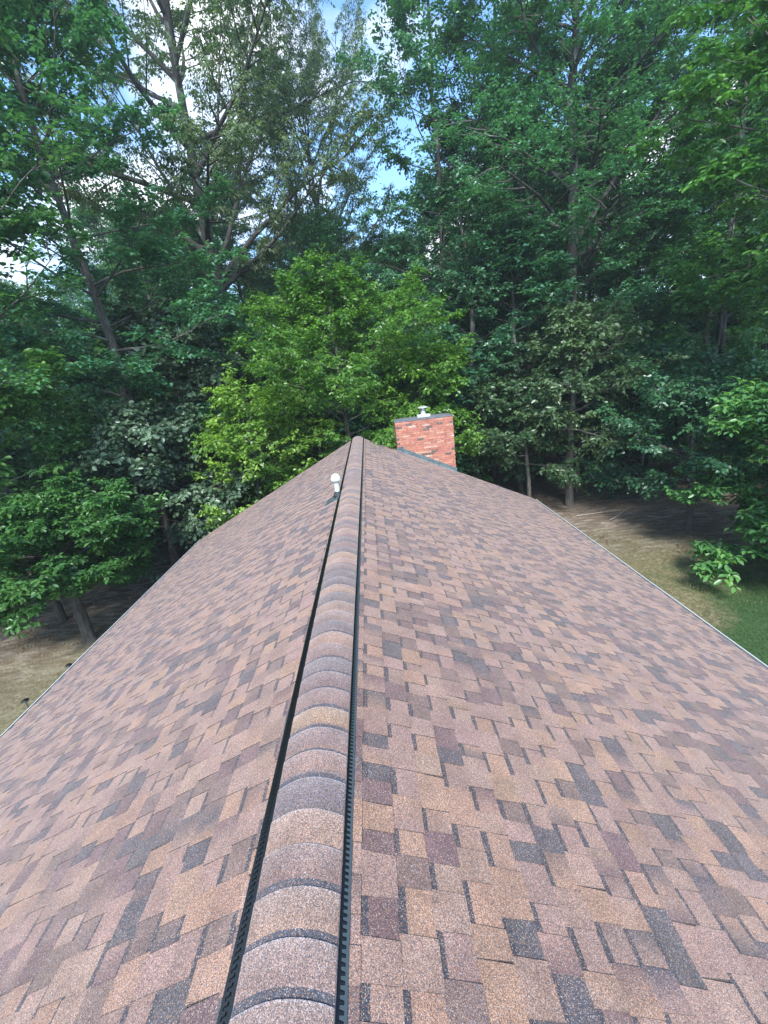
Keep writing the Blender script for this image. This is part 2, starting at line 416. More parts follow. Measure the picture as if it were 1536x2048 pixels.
def size_px(p):
    side, u0, u1, v0, v1_, mb = p
    q = []
    for (u, v) in ((u0, v0), (u0, v1_), (u1, v1_), (u1, v0)):
        d = np.array(surf(side, u, v, .01)) - CAM; z = d @ fw
        if z < .2: return 0
        q.append((768 + FPX * (d @ rt) / z, 1024 - FPX * (d @ up) / z))
    cx_ = sum(a for a, _ in q) / 4; cy_ = sum(b for _, b in q) / 4
    if not (-20 < cx_ < 1556 and -20 < cy_ < 2068): return 0
    return abs(sum(q[k][0] * q[(k + 1) % 4][1] - q[(k + 1) % 4][0] * q[k][1] for k in range(4))) / 2
sz = [size_px(p) for p in pieces]
order = sorted(range(len(pieces)), key=lambda k: -sz[k])
single = set(order[:298])
rest = MB()
for k, p in enumerate(pieces):
    mb = p[5]
    if k in single: sub('shingle', mb, M_GRAN, roof_o)
    else:
        b = len(rest.v); rest.v += mb.v; rest.f += [[b + i for i in f] for f in mb.f]; rest.m += mb.m; rest.c += mb.c
sub('shingles', rest, M_GRAN, roof_o, kind='stuff')

# ---- ridge vent with cap shingles
ZR, RR, CW = .020, .085, .158
def capz(x): return ZR - .56 * (math.sqrt(x * x + RR * RR) - RR) - .006 * (abs(x) / .158) ** 6
vent = MB()
xs = [-.145, -.09, 0, .09, .145]
for a in range(4):
    x0, x1 = xs[a], xs[a + 1]
    vent.add([(x0, Y0, capz(x0) - .006), (x1, Y0, capz(x1) - .006), (x1, Y1, capz(x1) - .006), (x0, Y1, capz(x0) - .006)], [(0, 1, 2, 3)])
for s in (1, -1):
    # recessed side wall and flat foot of the vent
    for (xa, za, xb, zb) in ((.145, capz(.145) - .006, .149, -S * .149 + .008), (.149, -S * .149 + .013, .186 if s > 0 else .196, -S * (.186 if s > 0 else .196) + .013)):
        vent.add([(s * xa, Y0, za), (s * xb, Y0, zb), (s * xb, Y1, zb), (s * xa, Y1, za)], [(0, 1, 2, 3)])
vent_o = sub('ridge_vent', vent, M_BLACK, house) if False else hpart('ridge_vent', vent, M_BLACK, house)
for s in (1, -1):
    comb = MB(); fi_, fo_ = (.1785, .187) if s > 0 else (.193, .205)
    def fl(x, h): return (s * x, -S * x + h)
    xa, za = fl(fi_, .0155); xb, zb = fl(fo_, .0155); xc, zc = fl(fo_, .005); xd, zd = fl(fi_, .006)
    comb.add([(xa, Y0, za), (xb, Y0, zb), (xc, Y0, zc), (xd, Y0, zd), (xa, Y1, za), (xb, Y1, zb), (xc, Y1, zc), (xd, Y1, zd)],
             [(0, 1, 5, 4), (1, 2, 6, 5), (3, 0, 4, 7), (0, 3, 2, 1), (4, 5, 6, 7)])
    y = -.6
    while y < Y1 - .02:
        t1, t2 = fl(fi_, .0158), fl(fi_ - .013, .017); t3 = fl(fi_ - .012, .006)
        y2 = y + .0125
        comb.add([(t1[0], y, t1[1]), (t1[0], y2, t1[1]), (t2[0], y2 - .002, t2[1]), (t2[0], y + .002, t2[1]), (t3[0], y + .002, t3[1]), (t3[0], y2 - .002, t3[1])],
                 [(0, 1, 2, 3), (3, 2, 5, 4)])
        y += .0217
    sub('vent_baffle', comb, M_SLATE if s > 0 else M_BLACK, vent_o)  # left comb black: shade on that side is put into its colour
capx = [-.147, -.144, -.13, -.095, -.06, -.03, 0, .03, .06, .095, .13, .155, CW]
CAPC = [(.27, .178, .137), (.175, .115, .102), (.115, .10, .106), (.22, .148, .12), (.275, .178, .12), (.185, .132, .118), (.145, .105, .10)]
rc = random.Random(4)
# photo order, nearest first, from the arc at the bottom edge of the picture
near = {0: 5, 1: 5, 2: 3, 3: 1, 4: 0, 5: 2, 6: 3, 7: 5, 8: 4, 9: 1, 10: 6, 11: 2, 12: 5, 13: 0, 14: 2, 15: 5, 16: 3, 17: 2, 18: 0}
for i in range(-30, 86):
    yf = .764 + EXPO * i + rc.uniform(-.004, .004)
    if yf > Y1: break
    if yf < Y0 + .2: continue
    c = jit(CAPC[near.get(i, rc.randrange(7))], rc, .08)
    cB = jit(CAPC[rc.randrange(7)], rc, .08) if rc.random() < .5 else c
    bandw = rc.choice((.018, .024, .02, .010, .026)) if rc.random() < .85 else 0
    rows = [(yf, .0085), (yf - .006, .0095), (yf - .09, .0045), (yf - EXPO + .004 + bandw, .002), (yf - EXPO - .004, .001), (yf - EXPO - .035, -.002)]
    mb = MB(); nx = len(capx); tilt = rc.uniform(-.002, .002)
    for (y, h) in rows:
        for x in capx:
            drop = -.006 if (x > .1575 or x < -.1465) else 0
            mb.v.append((x, y + tilt * x / .16 - .008 * (abs(x) / CW) ** 3 * (1 if h > 0 else 1), capz(x) + h + drop))
    for x in capx: mb.v.append((x, yf - .008 * (abs(x) / CW) ** 3, capz(x) + .0035))
    for k in range(len(rows) - 1):
        for j in range(nx - 1):
            a = k * nx + j; mb.f.append([a, a + nx, a + nx + 1, a + 1]); mb.m.append(0)
            for q in range(4):
                rr_ = k + (1 if q in (1, 2) else 0)
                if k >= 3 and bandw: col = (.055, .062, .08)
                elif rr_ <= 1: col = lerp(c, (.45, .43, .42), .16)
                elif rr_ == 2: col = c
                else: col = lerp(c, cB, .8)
                if k == 0: col = lerp(c, (.6, .6, .62), .35)  # paler far lip: light catching the raised edge is put into the colour
                mb.c.append((*col, 1))
    o_ = len(rows) * nx
    for j in range(nx - 1):
        mb.f.append([j, j + 1, o_ + j + 1, o_ + j]); mb.m.append(0); mb.c += [(.03, .03, .035, 1)] * 4
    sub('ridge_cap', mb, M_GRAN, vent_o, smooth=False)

# ---- eaves: drip edge, fascia, gutters, rake edges
for s in (1, -1):
    xe, ze = HW, -S * HW
    f = MB(); f.box(min(s * (xe - .03), s * (xe - .005)), max(s * (xe - .03), s * (xe - .005)), Y0, Y1 - .03, ze - .2, ze - T - .002)
    hpart('fascia', f, M_WHITE, house)
    gt = MB()
    prof = [(xe - .002, ze - .035), (xe + .004, ze - .125), (xe + .075, ze - .125), (xe + .098, ze - .07), (xe + .098, ze - .035), (xe + .108, ze - .033), (xe + .109, ze - .040),
            (xe + .102, ze - .044), (xe + .102, ze - .072), (xe + .078, ze - .130), (xe, ze - .130), (xe - .004, ze - .036)]
    n_ = len(prof)
    gt.add([(s * x, Y0, z) for x, z in prof] + [(s * x, Y1 - .03, z) for x, z in prof], [(k, (k + 1) % n_, n_ + (k + 1) % n_, n_ + k) for k in range(n_)])
    go = hpart('gutter', gt, M_WHITE, house)
    gi = MB(); gi.add([(s * (xe + .004), Y0, ze - .062), (s * (xe + .0975), Y0, ze - .062), (s * (xe + .0975), Y1 - .04, ze - .062), (s * (xe + .004), Y1 - .04, ze - .062)], [(0, 1, 2, 3)])
    sub('gutter_inner_sheet', gi, M_DARKIN, go)  # flat dark sheet that darkens the inside of the gutter
    de = MB(); de.add([(s * (xe - .02), Y0, ze + .0115 + .008), (s * (xe + .012), Y0, ze - .008), (s * (xe + .014), Y0, ze - .03), (s * (xe - .02), Y1, ze + .0195), (s * (xe + .012), Y1, ze - .008), (s * (xe + .014), Y1, ze - .03)], [(1, 2, 5, 4)])
    hpart('drip_edge', de, M_FLASH, house)
    rk = MB()
    for yy0, yy1, hh in ((Y1 - .012, Y1 + .004, .003),):
        a = [(0, hh), (HW, -S * HW + hh), (HW, -S * HW - .14), (0, -.14)]
        rk.add([(s * x, yy0, z) for x, z in a] + [(s * x, yy1, z) for x, z in a], [(0, 1, 2, 3), (7, 6, 5, 4), (0, 4, 5, 1), (1, 5, 6, 2), (2, 6, 7, 3)])
    hpart('rake_board', rk, M_WHITE, house)
wl = MB()
wx, wy0, wy1, wt = 4.85, Y0 + .4, Y1 - .45, -S * 4.85 - T - .01
wl.box(-wx, wx, wy0, wy1, GZ - .3, wt)
for yy in (wy0, wy1):
    pass
wl.add([(-wx, wy0, wt), (wx, wy0, wt), (0, wy0, -T - .01), (-wx, wy1, wt), (wx, wy1, wt), (0, wy1, -T - .01)], [(0, 1, 2), (5, 4, 3)])
hpart('wall', wl, M_SIDING, house)

# ---- plumbing vent pipe
PX, PY = -.212, 6.75
pz = S * PX
vp = MB(); vp.lathe([(.040, -.25), (.040, .33)], (PX, PY, pz - .0), 18)
vpo = hpart('vent_pipe', vp, M_PVC, house, smooth=False)
cp = MB(); cp.lathe([(.050, .262), (.078, .259), (.082, .27), (.080, .297), (.071, .327), (.054, .352), (.030, .368), (.008, .373)], (PX, PY, pz), 22)
sub('pipe_cap', cp, M_PVC, vpo, smooth=True)
fs_ = MB()
b = [(-.52, -.24), (-.12, -.24), (-.12, .16), (-.52, .16)]
q = [(-.44, PY - .17), (-.19, PY - .22), (-.165, PY + .14), (-.40, PY + .13)]
fs_.add([(x, y, S * x + .016) for x, y in q] + [(x, y, S * x + .006) for x, y in q], [(0, 1, 2, 3), (4, 5, 1, 0), (5, 6, 2, 1), (6, 7, 3, 2), (7, 4, 0, 3)])
sub('pipe_flashing', fs_, M_FLASH, vpo)
rb = MB(); rb.lathe([(.085, .004), (.07, .03), (.05, .07), (.0425, .085)], (PX, PY, pz), 18)
sub('rubber_boot', rb, M_RUBBER, vpo, smooth=True)

# ---- chimney
CX0, CX1, CY0, CY1, CT = 1.155, 2.895, 12.985, 13.75, .275
core = MB(); core.box(CX0 + .012, CX1 - .012, CY0 + .012, CY1 - .012, GZ - .2, CT)
chim = hpart('chimney', core, M_MORTAR, house)
crn = MB()
crn.add([(CX0 - .012, CY0 - .012, CT), (CX1 + .012, CY0 - .012, CT), (CX1 + .012, CY1 + .012, CT), (CX0 - .012, CY1 + .012, CT),
         (CX0 - .008, CY0 - .008, CT + .022), (CX1 + .008, CY0 - .008, CT + .022), (CX1 + .008, CY1 + .008, CT + .022), (CX0 - .008, CY1 + .008, CT + .022),
         (CX0 + .3, CY0 + .22, CT + .06), (CX1 - .3, CY0 + .22, CT + .06), (CX1 - .3, CY1 - .22, CT + .06), (CX0 + .3, CY1 - .22, CT + .06)],
        [(0, 3, 2, 1), (0, 1, 5, 4), (1, 2, 6, 5), (2, 3, 7, 6), (3, 0, 4, 7), (4, 5, 9, 8), (5, 6, 10, 9), (6, 7, 11, 10), (7, 4, 8, 11), (8, 9, 10, 11)])
sub('chimney_crown', crn, M_CEMENT, chim)
BR = [(.38, .155, .105), (.40, .185, .13), (.33, .125, .085), (.43, .24, .175), (.36, .14, .10), (.13, .09, .08), (.46, .30, .235), (.38, .165, .115)]
BWT = (5, 5, 4, 2.4, 5, 2.2, 1.2, 4)
rb_ = random.Random(8)
BH, BL, J = .0575, .194, .0098
nrow = 34
side_m = MB()
def brick_box(x0, x1, y0, y1, z0, z1):
    mb = MB(); c = jit(rb_.choices(BR, BWT)[0], rb_, .12); p = rb_.uniform(0, .003)
    mb.box(x0, x1, y0 - p, y1, z0, z1, c)
    return mb
for k in range(nrow):
    z1 = CT - J * .6 - k * (BH + J); z0 = z1 - BH
    off = -(BL + J) / 2 if k % 2 else 0
    x = CX0 + off
    while x < CX1 - .01:
        a, b_ = max(x, CX0), min(x + BL, CX1)
        x += BL + J
        if b_ - a < .03: continue
        xm = (a + b_) / 2
        if z1 < -S * a - .03: continue
        mb = brick_box(a, b_, CY0, CY0 + .05, z0, z1)
        sub('brick', mb, M_BRICK, chim)
    for sx in (0, 1):
        y = CY0 + .0 + (.05 if True else 0) - (0 if k % 2 else (BL + J) / 2)
        while y < CY1 - .01:
            a, b_ = max(y, CY0 + .055), min(y + BL, CY1)
            y += BL + J
            if b_ - a < .03: continue
            p = rb_.uniform(0, .003)
            x0, x1 = (CX0 - p, CX0 + .05) if sx == 0 else (CX1 - .05, CX1 + p)
            side_m.box(x0, x1, a, b_, z0, z1, jit(rb_.choices(BR, BWT)[0], rb_, .12))
low = GZ
sub('side_bricks', side_m, M_BRICK, chim, kind='stuff')
fl_ = MB()
def fz(x, h): return -S * x + h
xa, xb = CX0 - .02, CX1 + .02
fl_.add([(xa, CY0 - .014, fz(xa, .012)), (xb, CY0 - .014, fz(xb, .012)), (xb, CY0 - .008, fz(xb, .13)), (xa + .22, CY0 - .008, fz(xa + .22, .14)), (xa + .22, CY0 - .008, fz(xa, .10)), (xa, CY0 - .008, fz(xa, .10))],
        [(0, 1, 2, 3, 4, 5)])
sub('step_flashing', fl_, M_FLASH, chim)
fl2 = MB()
fl2.add([(xa, CY0 - .10, fz(xa, .0135)), (xb + .03, CY0 - .10, fz(xb + .03, .0135)), (xb + .03, CY0 - .014, fz(xb + .03, .016)), (xa, CY0 - .014, fz(xa, .016))], [(0, 1, 2, 3)])
sub('apron_flashing', fl2, M_FLASHL, chim)
FX, FY = 2.06, 13.33
fb = MB(); fb.box(FX - .19, FX + .19, FY - .15, FY + .15, CT + .055, CT + .115)
flue = sub('flue', fb, M_WHITE, chim)
fp = MB(); fp.lathe([(.10, .115), (.10, .13), (.074, .14), (.074, .225), (.082, .228), (.082, .236), (.066, .238), (.066, .32)], (FX, FY, CT), 20)
fpo = fp.build('flue_pipe', M_STEEL, flue) if False else sub('flue_pipe', fp, M_STEEL, chim)
fc = MB(); fc.lathe([(.165, .315), (.17, .321), (.135, .340), (.08, .354), (.02, .36)], (FX, FY, CT), 24)
sub('flue_cap', fc, M_STEEL, chim, smooth=True)
for a in range(4):
    st_ = MB(); an = a * PI / 2 + .6
    cx_, cy_ = FX + .105 * math.cos(an), FY + .105 * math.sin(an)
    st_.box(cx_ - .008, cx_ + .008, cy_ - .008, cy_ + .008, CT + .2, CT + .33)
    sub('cap_strut', st_, M_MESH, chim)

# ================================================================== TREES
def tube_arrays(path, rad, sides):
    path = np.asarray(path, float); n = len(path)
    tg = np.gradient(path, axis=0); tg /= np.linalg.norm(tg, axis=1)[:, None] + 1e-9
    ref = np.array([.31, .17, .93]) if abs(tg[0][2]) < .9 else np.array([1., .1, 0])
    a = np.cross(tg, ref); a /= np.linalg.norm(a, axis=1)[:, None] + 1e-9
    b = np.cross(tg, a)
    th = np.arange(sides) * 2 * PI / sides
    ring = np.cos(th)[None, :, None] * a[:, None, :] + np.sin(th)[None, :, None] * b[:, None, :]
    v = (path[:, None, :] + ring * np.asarray(rad)[:, None, None]).reshape(-1, 3)
    i = np.arange(n - 1)[:, None] * sides; k = np.arange(sides)[None, :]; k2 = (k + 1) % sides
    f = np.stack([i + k, i + k2, i + sides + k2, i + sides + k], -1).reshape(-1, 4)
    return v, f
def unit(v): return v / (np.linalg.norm(v, axis=-1, keepdims=True) + 1e-9)
def leaf_mesh(name, P, D, ln, wid, K, style, rs, mat, detail=2, droop=.35, jitter=.5):
    """P,D (S,3): spray bases and directions; ln spray length; K leaves per spray; wid=(leaf length, half width)"""
    S_ = len(P); D = unit(D); upv = np.array([0, 0, 1.])
    side = unit(np.cross(D, upv) + 1e-6)
    LL, WW = wid
    t = (np.arange(K) + .5) / K
    tt = np.broadcast_to(t[None, :], (S_, K)) + rs.uniform(-.06, .06, (S_, K))
    sg = np.where(np.arange(K) % 2 == 0, 1., -1.)[None, :, None]
    ln = np.asarray(ln)
    if style == 'rosette':
        cl = max(1, K // 6)                      # several whorls along the twig, 6 leaves in each
        wh = (np.arange(K) // 6) / max(1, cl)
        base = P[:, None] + D[:, None] * (ln[:, None] * (1 - wh[None] * .9))[..., None]
        ang = (np.arange(K) % 6) * 2 * PI / 6 + rs.uniform(-.4, .4, (S_, K)) + rs.uniform(0, 6, (S_, 1))
        dd = np.cos(ang)[..., None] * unit(D * [1, 1, .3])[:, None] + np.sin(ang)[..., None] * side[:, None] + upv * rs.uniform(-.55, .12, (S_, K))[..., None]
        base = base + rs.normal(0, .03, (S_, K, 3)) + dd * .03
        nrm = upv + rs.normal(0, jitter * .7, (S_, K, 3))
    else:
        base = P[:, None] + D[:, None] * (ln[:, None] * tt)[..., None] + np.array([0, 0, -1.]) * (ln[:, None] * tt ** 2 * .25)[..., None]
        base = base + rs.normal(0, .035, (S_, K, 3))
        dd = D[:, None] * .55 + side[:, None] * sg * .9 - upv * (droop + rs.uniform(-.25, .35, (S_, K)))[..., None] + rs.normal(0, .2, (S_, K, 3))
        nrm = upv + D[:, None] * rs.uniform(-.2, .5, (S_, K))[..., None] + rs.normal(0, jitter, (S_, K, 3))
    dd = unit(dd).reshape(-1, 3); base = base.reshape(-1, 3); nrm = nrm.reshape(-1, 3)
    sd_ = unit(np.cross(nrm, dd)); nrm = unit(np.cross(dd, sd_))
    n = len(base); l = LL * rs.uniform(.65, 1.2, n)[:, None]; w_ = WW * l / LL
    if detail == 2:
        v = np.stack([base, base + dd * l * .45 + sd_ * w_ + nrm * w_ * .3, base + dd * l - nrm * l * .1, base + dd * l * .45 - sd_ * w_ + nrm * w_ * .3], 1)
        tri = np.array([[0, 1, 2], [0, 2, 3]]); k = 4
    else:
        v = np.stack([base, base + dd * l * .32 + sd_ * w_ * .8 + nrm * w_ * .28, base + dd * l * .68 + sd_ * w_ * .85 + nrm * w_ * .2, base + dd * l - nrm * l * .16,
                      base + dd * l * .68 - sd_ * w_ * .85 + nrm * w_ * .2, base + dd * l * .32 - sd_ * w_ * .8 + nrm * w_ * .28], 1)
        tri = np.array([[0, 1, 2], [0, 2, 3], [0, 3, 4], [0, 4, 5]]); k = 6
    V = v.reshape(-1, 3).astype(np.float32)
    F = (tri[None] + (np.arange(n) * k)[:, None, None]).reshape(-1, 3).astype(np.int32)
    me = bpy.data.meshes.new(name)
    me.vertices.add(len(V)); me.vertices.foreach_set('co', V.ravel())
    me.loops.add(F.size); me.loops.foreach_set('vertex_index', F.ravel())
    me.polygons.add(len(F)); me.polygons.foreach_set('loop_start', np.arange(0, F.size, 3, dtype=np.int32))
    me.polygons.foreach_set('loop_total', np.full(len(F), 3, np.int32))
    me.update(calc_edges=True); me.materials.append(mat)
    return me
NTRI = [0]
def curve(p0, d0, length, n, rs, bend=(0, 0, 0), wig=.12):
    p = [np.array(p0, float)]; d = unit(np.array(d0, float))
    for k in range(n - 1):
        d = unit(d + np.array(bend) / n + rs.normal(0, wig, 3) / math.sqrt(n) * 1.2)
        p.append(p[-1] + d * length / (n - 1))
    return np.array(p)
def grow(seed, H, base, R, r0, n_limb, n_sec, n_spray, style='pinnate', leaf=(.13, .035), K=10, mat='mid', bark=None, shape_a=.8, rise=(.15, .9), detail=2,
         spray_len=.45, lean=(0, 0), extra=None, droop=.35, fork=None, crownfill=0, thin=1.0, limb_r=.34, jitter=.5):
    rs = np.random.default_rng(seed)
    VV, FF = [], []; nv = 0
    def put(path, rad, sides):
        nonlocal nv
        v, f = tube_arrays(path, rad, sides); VV.append(v); FF.append(f + nv); nv += len(v)
    nt_ = 14
    tp = np.zeros((nt_, 3)); zz = np.linspace(-.25, H * .93, nt_)
    wander = np.cumsum(rs.normal(0, .012 * H ** .8, (nt_, 2)), 0) * np.linspace(0, 1, nt_)[:, None]
    tp[:, 2] = zz; tp[:, 0] = wander[:, 0] + lean[0] * (zz / H); tp[:, 1] = wander[:, 1] + lean[1] * (zz / H)
    hh = np.clip(zz / H, 0, 1); tr = r0 * (1 - hh) ** .75 + .015
    # extra rings near the ground for the root flare
    tp = np.vstack([tp[:1], tp[:1] + (tp[1] - tp[0]) * .22, tp[:1] + (tp[1] - tp[0]) * .45, tp[1:]]); tr = np.concatenate([[r0 * 1.75], [r0 * 1.3], [r0 * 1.08], tr[1:]])
    put(tp, tr, 10)
    def at_h(h):
        return np.array([np.interp(h, tp[:, 2], tp[:, k]) for k in range(3)]), np.interp(h, tp[:, 2], tr)
    P, D = [], []
    limbs = []
    for i in range(n_limb):
        u = ((i + .5) / n_limb) ** .85 + rs.uniform(-.03, .03); u = min(max(u, 0), 1)
        h = base + (H * .92 - base) * u
        az = i * 2.39996 + rs.uniform(-.5, .5)
        env = R * max(.12, math.sin(PI * min(.98, max(.04, (u * .86 + .1) ** shape_a))) ** .75)
        ln = env * rs.uniform(.65, 1.15)
        el = rise[0] + (rise[1] - rise[0]) * u + rs.uniform(-.12, .12)
        p0, rr_ = at_h(h)
        limbs.append((p0, np.array([math.cos(az) * math.cos(el), math.sin(az) * math.cos(el), math.sin(el)]), ln / max(.45, math.cos(el)), min(rr_ * .7, limb_r * r0 * (1 - .6 * u))))
    if extra:
        for (h, az, el, ln, rr_) in extra:
            p0, _ = at_h(h)
            limbs.append((p0, np.array([math.cos(az) * math.cos(el), math.sin(az) * math.cos(el), math.sin(el)]), ln, rr_))
    for (p0, d0, ln, rr_) in limbs:
        np_ = 8
        pa = curve(p0, d0, ln, np_, rs, bend=(0, 0, .25), wig=.2)
        put(pa, rr_ * (1 - np.linspace(0, .9, np_)), 6 if rr_ > .04 else 4)
        for j in range(n_sec):
            t = .22 + .78 * (j + rs.uniform(.1, .9)) / n_sec
            k = t * (np_ - 1); k0 = min(int(k), np_ - 2); pt = pa[k0] + (pa[k0 + 1] - pa[k0]) * (k - k0)
            td = unit(pa[k0 + 1] - pa[k0]); sdv = unit(np.cross(td, [0, 0, 1.]))
            s_ = 1 if j % 2 else -1
            d = unit(td * .65 + sdv * s_ * rs.uniform(.4, 1.0) + np.array([0, 0, rs.uniform(-.25, .45)]))
            l2 = max(.5, ln * .42 * (1.15 - .6 * t)) * rs.uniform(.7, 1.25)
            pb = curve(pt, d, l2, 5, rs, bend=(0, 0, -.05), wig=.3)
            put(pb, max(.006, rr_ * .32) * (1 - np.linspace(0, .85, 5)), 3)
            for m_ in range(n_spray):
                if rs.random() > thin: continue
                q = (.25 + .75 * (m_ + rs.uniform(0, 1)) / n_spray) * 4; q0 = min(int(q), 3); ps = pb[q0] + (pb[q0 + 1] - pb[q0]) * (q - q0)
                dl = unit(pb[q0 + 1] - pb[q0]); sv_ = unit(np.cross(dl, [0, 0, 1.]))
                P.append(ps); D.append(dl * .6 + sv_ * rs.uniform(-1.1, 1.1) + np.array([0, 0, rs.uniform(-.4, .35)]))
    P = np.array(P); D = np.array(D)
    lens = spray_len * rs.uniform(.6, 1.3, len(P))
    crown = leaf_mesh('crown', P, D, lens, leaf, K, style, rs, LEAF[mat], detail, droop, jitter)
    V = np.vstack(VV); F = np.vstack(FF)
    tm = bpy.data.meshes.new('trunk'); tm.from_pydata(V.tolist(), [], F.tolist()); tm.polygons.foreach_set('use_smooth', [True] * len(F)); tm.materials.append(bark or M_BARK)
    NTRI[0] += len(crown.polygons) + 2 * len(F)
    return tm, crown
def plant(name, meshes, x, y, label, cat='tree', group=None, rot=0, scale=1, sz=None):
    e = empty(name, (x, y, float(ground_h(x, y)))); e.rotation_euler = (0, 0, rot); e.scale = (scale, scale, sz or scale)
    tag(e, label, cat, group)
    link('trunk', meshes[0], e); link('crown', meshes[1], e)
    return e

# ---- trees that can be told apart in the photograph
m = grow(1, 10.4, 1.8, 5.0, .12, 38, 12, 13, leaf=(.14, .039), K=14, mat='bright', shape_a=.72, rise=(.0, .8), spray_len=.55, droop=.3)
plant('beech_tree', m, -.6, 19.0, 'bright yellow-green leafy tree in the middle, just past the far end of the roof', rot=.4)
m = grow(2, 6.2, .9, 2.9, .07, 24, 8, 8, leaf=(.16, .045), K=11, mat='bright', spray_len=.5)
plant('beech_sapling', m, -4.3, 16.2, 'small bright green tree low beside the left slope, its leaves touching the roof line', rot=1.2)
m = grow(21, 7.5, 2.4, 2.4, .06, 22, 8, 8, leaf=(.16, .045), K=11, mat='bright', spray_len=.5)
plant('beech_sapling', m, 2.7, 18.0, 'slim bright green tree rising right behind the chimney flue', rot=2.2)
m = grow(3, 30, 12.5, 9.8, .42, 22, 17, 17, leaf=(.2, .04), K=14, mat='pale', bark=M_BARKD, shape_a=1.05, rise=(.15, 1.1), spray_len=.8, droop=.75, limb_r=.45,
         extra=[(12.6, -.15, .62, 11, .17), (13.2, .05, .9, 12, .16), (12.2, -.1, .36, 10.5, .13), (13.6, 3.0, .8, 10, .17), (14, 2.4, 1.1, 11, .15), (15, .4, 1.15, 11, .14), (12.5, 3.6, .5, 8, .12)])
plant('oak_tree', m, -6.9, 27, 'tall spreading oak at upper left, dark forking limbs showing against blue sky', rot=0)
m = grow(4, 21.5, 6.0, 5.0, .22, 40, 10, 10, style='rosette', leaf=(.2, .058), K=14, mat='teal', bark=M_BARK, shape_a=.85, rise=(.05, .9), spray_len=.5, limb_r=.3)
plant('chestnut_oak_tree', m, -8.6, 17.5, 'tall dark oak with broad blue-green leaves left of the spreading oak', rot=.3)
m = grow(5, 19.5, 5.0, 5.6, .24, 40, 10, 10, style='rosette', leaf=(.19, .052), K=13, mat='dark', spray_len=.5, thin=.8)
plant('hickory_tree', m, -12.6, 13.0, 'tall dark leafy tree cut off by the upper left corner', rot=2.5)
m = grow(6, 4.3, 1.35, 2.7, .17, 26, 10, 11, style='rosette', leaf=(.165, .044), K=18, mat='fresh', detail=4, spray_len=.4, shape_a=.62, rise=(0, .7), limb_r=.3)
plant('hickory_tree', m, -9.1, 12.05, 'low broad tree with whorled leaves and a thick leaning trunk on the bare left lawn', rot=.9)
m = grow(7, 6.6, 1.5, 3.3, .12, 28, 9, 8, leaf=(.19, .07), K=10, mat='grey', detail=4, spray_len=.6, shape_a=.6, rise=(-.15, .5))
plant('dogwood_tree', m, -7.9, 16.1, 'layered grey-green tree left of the roof with a pale bare trunk at its foot', rot=2.0)
m = grow(8, 10.8, 4.2, 3.3, .11, 28, 9, 9, leaf=(.21, .08), K=10, mat='grey', spray_len=.6, shape_a=.7, rise=(-.1, .6))
plant('dogwood_tree', m, -7.4, 19.6, 'pale grey-green tree at mid height between the tall dark oak and the bright tree', rot=.2)
m = grow(9, 8.4, 3.8, 3.0, .12, 24, 8, 8, style='rosette', leaf=(.22, .06), K=12, mat='mid', detail=4, spray_len=.4)
plant('hickory_tree', m, -11.0, 13.6, 'mid-sized leafy tree at the left edge above the low broad tree', rot=1.0)
m = grow(10, 8.6, 3.2, 3.5, .19, 28, 9, 8, leaf=(.18, .055), K=10, mat='olive', spray_len=.5, shape_a=.62, rise=(-.05, .6), jitter=.7)
plant('elm_tree', m, 9.35, 19.3, 'leafy tree right of the chimney on the thickest straight grey trunk', rot=.7)
m = grow(11, 6.2, 2.0, 2.7, .09, 22, 8, 8, leaf=(.18, .055), K=10, mat='olive', spray_len=.5, shape_a=.62, rise=(-.05, .6), jitter=.7)
plant('elm_tree', m, 7.35, 19.0, 'slender grey-green tree between the chimney and the thick straight trunk', rot=2.7)
m = grow(12, 13, 6.2, 3.4, .15, 28, 8, 8, style='rosette', leaf=(.24, .07), K=12, mat='teal', spray_len=.5, shape_a=.7, rise=(-.1, .7))
plant('hickory_tree', m, 7.9, 21.8, 'tree above and right of the chimney with pale blue-green leaves hanging at mid height', rot=.5)
m = grow(13, 15, 3.2, 2.6, .17, 28, 8, 7, leaf=(.15, .05), K=9, mat='dark', spray_len=.45)
plant('ivy_clad_tree', m, 5.35, 21.0, 'dark straight trunk just right of the chimney, small leaves climbing on it', rot=1.5)
m = grow(14, 27, 8, 6.9, .36, 44, 12, 12, leaf=(.17, .048), K=12, mat='teal', bark=M_BARKD, shape_a=.9, rise=(.1, 1.0), spray_len=.7, limb_r=.4, style='rosette',
         extra=[(11.5, .25, .75, 10, .17), (13, 1.2, 1.0, 9, .13), (12.2, 2.8, .9, 8, .12)])
plant('maple_tree', m, 10.9, 23.5, 'huge dark forked tree filling the upper right of the picture', rot=0)
m = grow(15, 5.0, 1.7, 2.7, .11, 24, 8, 8, leaf=(.16, .055), K=10, mat='dark', spray_len=.45, shape_a=.7)
plant('small_maple_tree', m, 11.75, 14.7, 'small dark tree with a leaning black trunk standing on the right lawn', rot=.5)
m = grow(16, 6.2, .9, 3.5, .14, 32, 9, 9, style='rosette', leaf=(.21, .055), K=15, mat='mid', detail=4, spray_len=.45, shape_a=.65, rise=(-.25, .6), droop=.5)
plant('hickory_tree', m, 12.75, 10.3, 'near tree at the right edge, drooping whorls of large leaves over the green grass', rot=.1)
m = grow(17, 17, 8.0, 4.8, .22, 32, 9, 9, style='rosette', leaf=(.24, .06), K=12, mat='mid', detail=4, spray_len=.5, rise=(-.1, .8))
plant('hickory_tree', m, 14.2, 13.6, 'tall near tree whose leafy boughs enter at the upper right corner', rot=1.3)
m = grow(18, 25, 7, 5.2, .24, 32, 9, 9, leaf=(.18, .055), K=11, mat='dark', bark=M_BARKD, spray_len=.6)
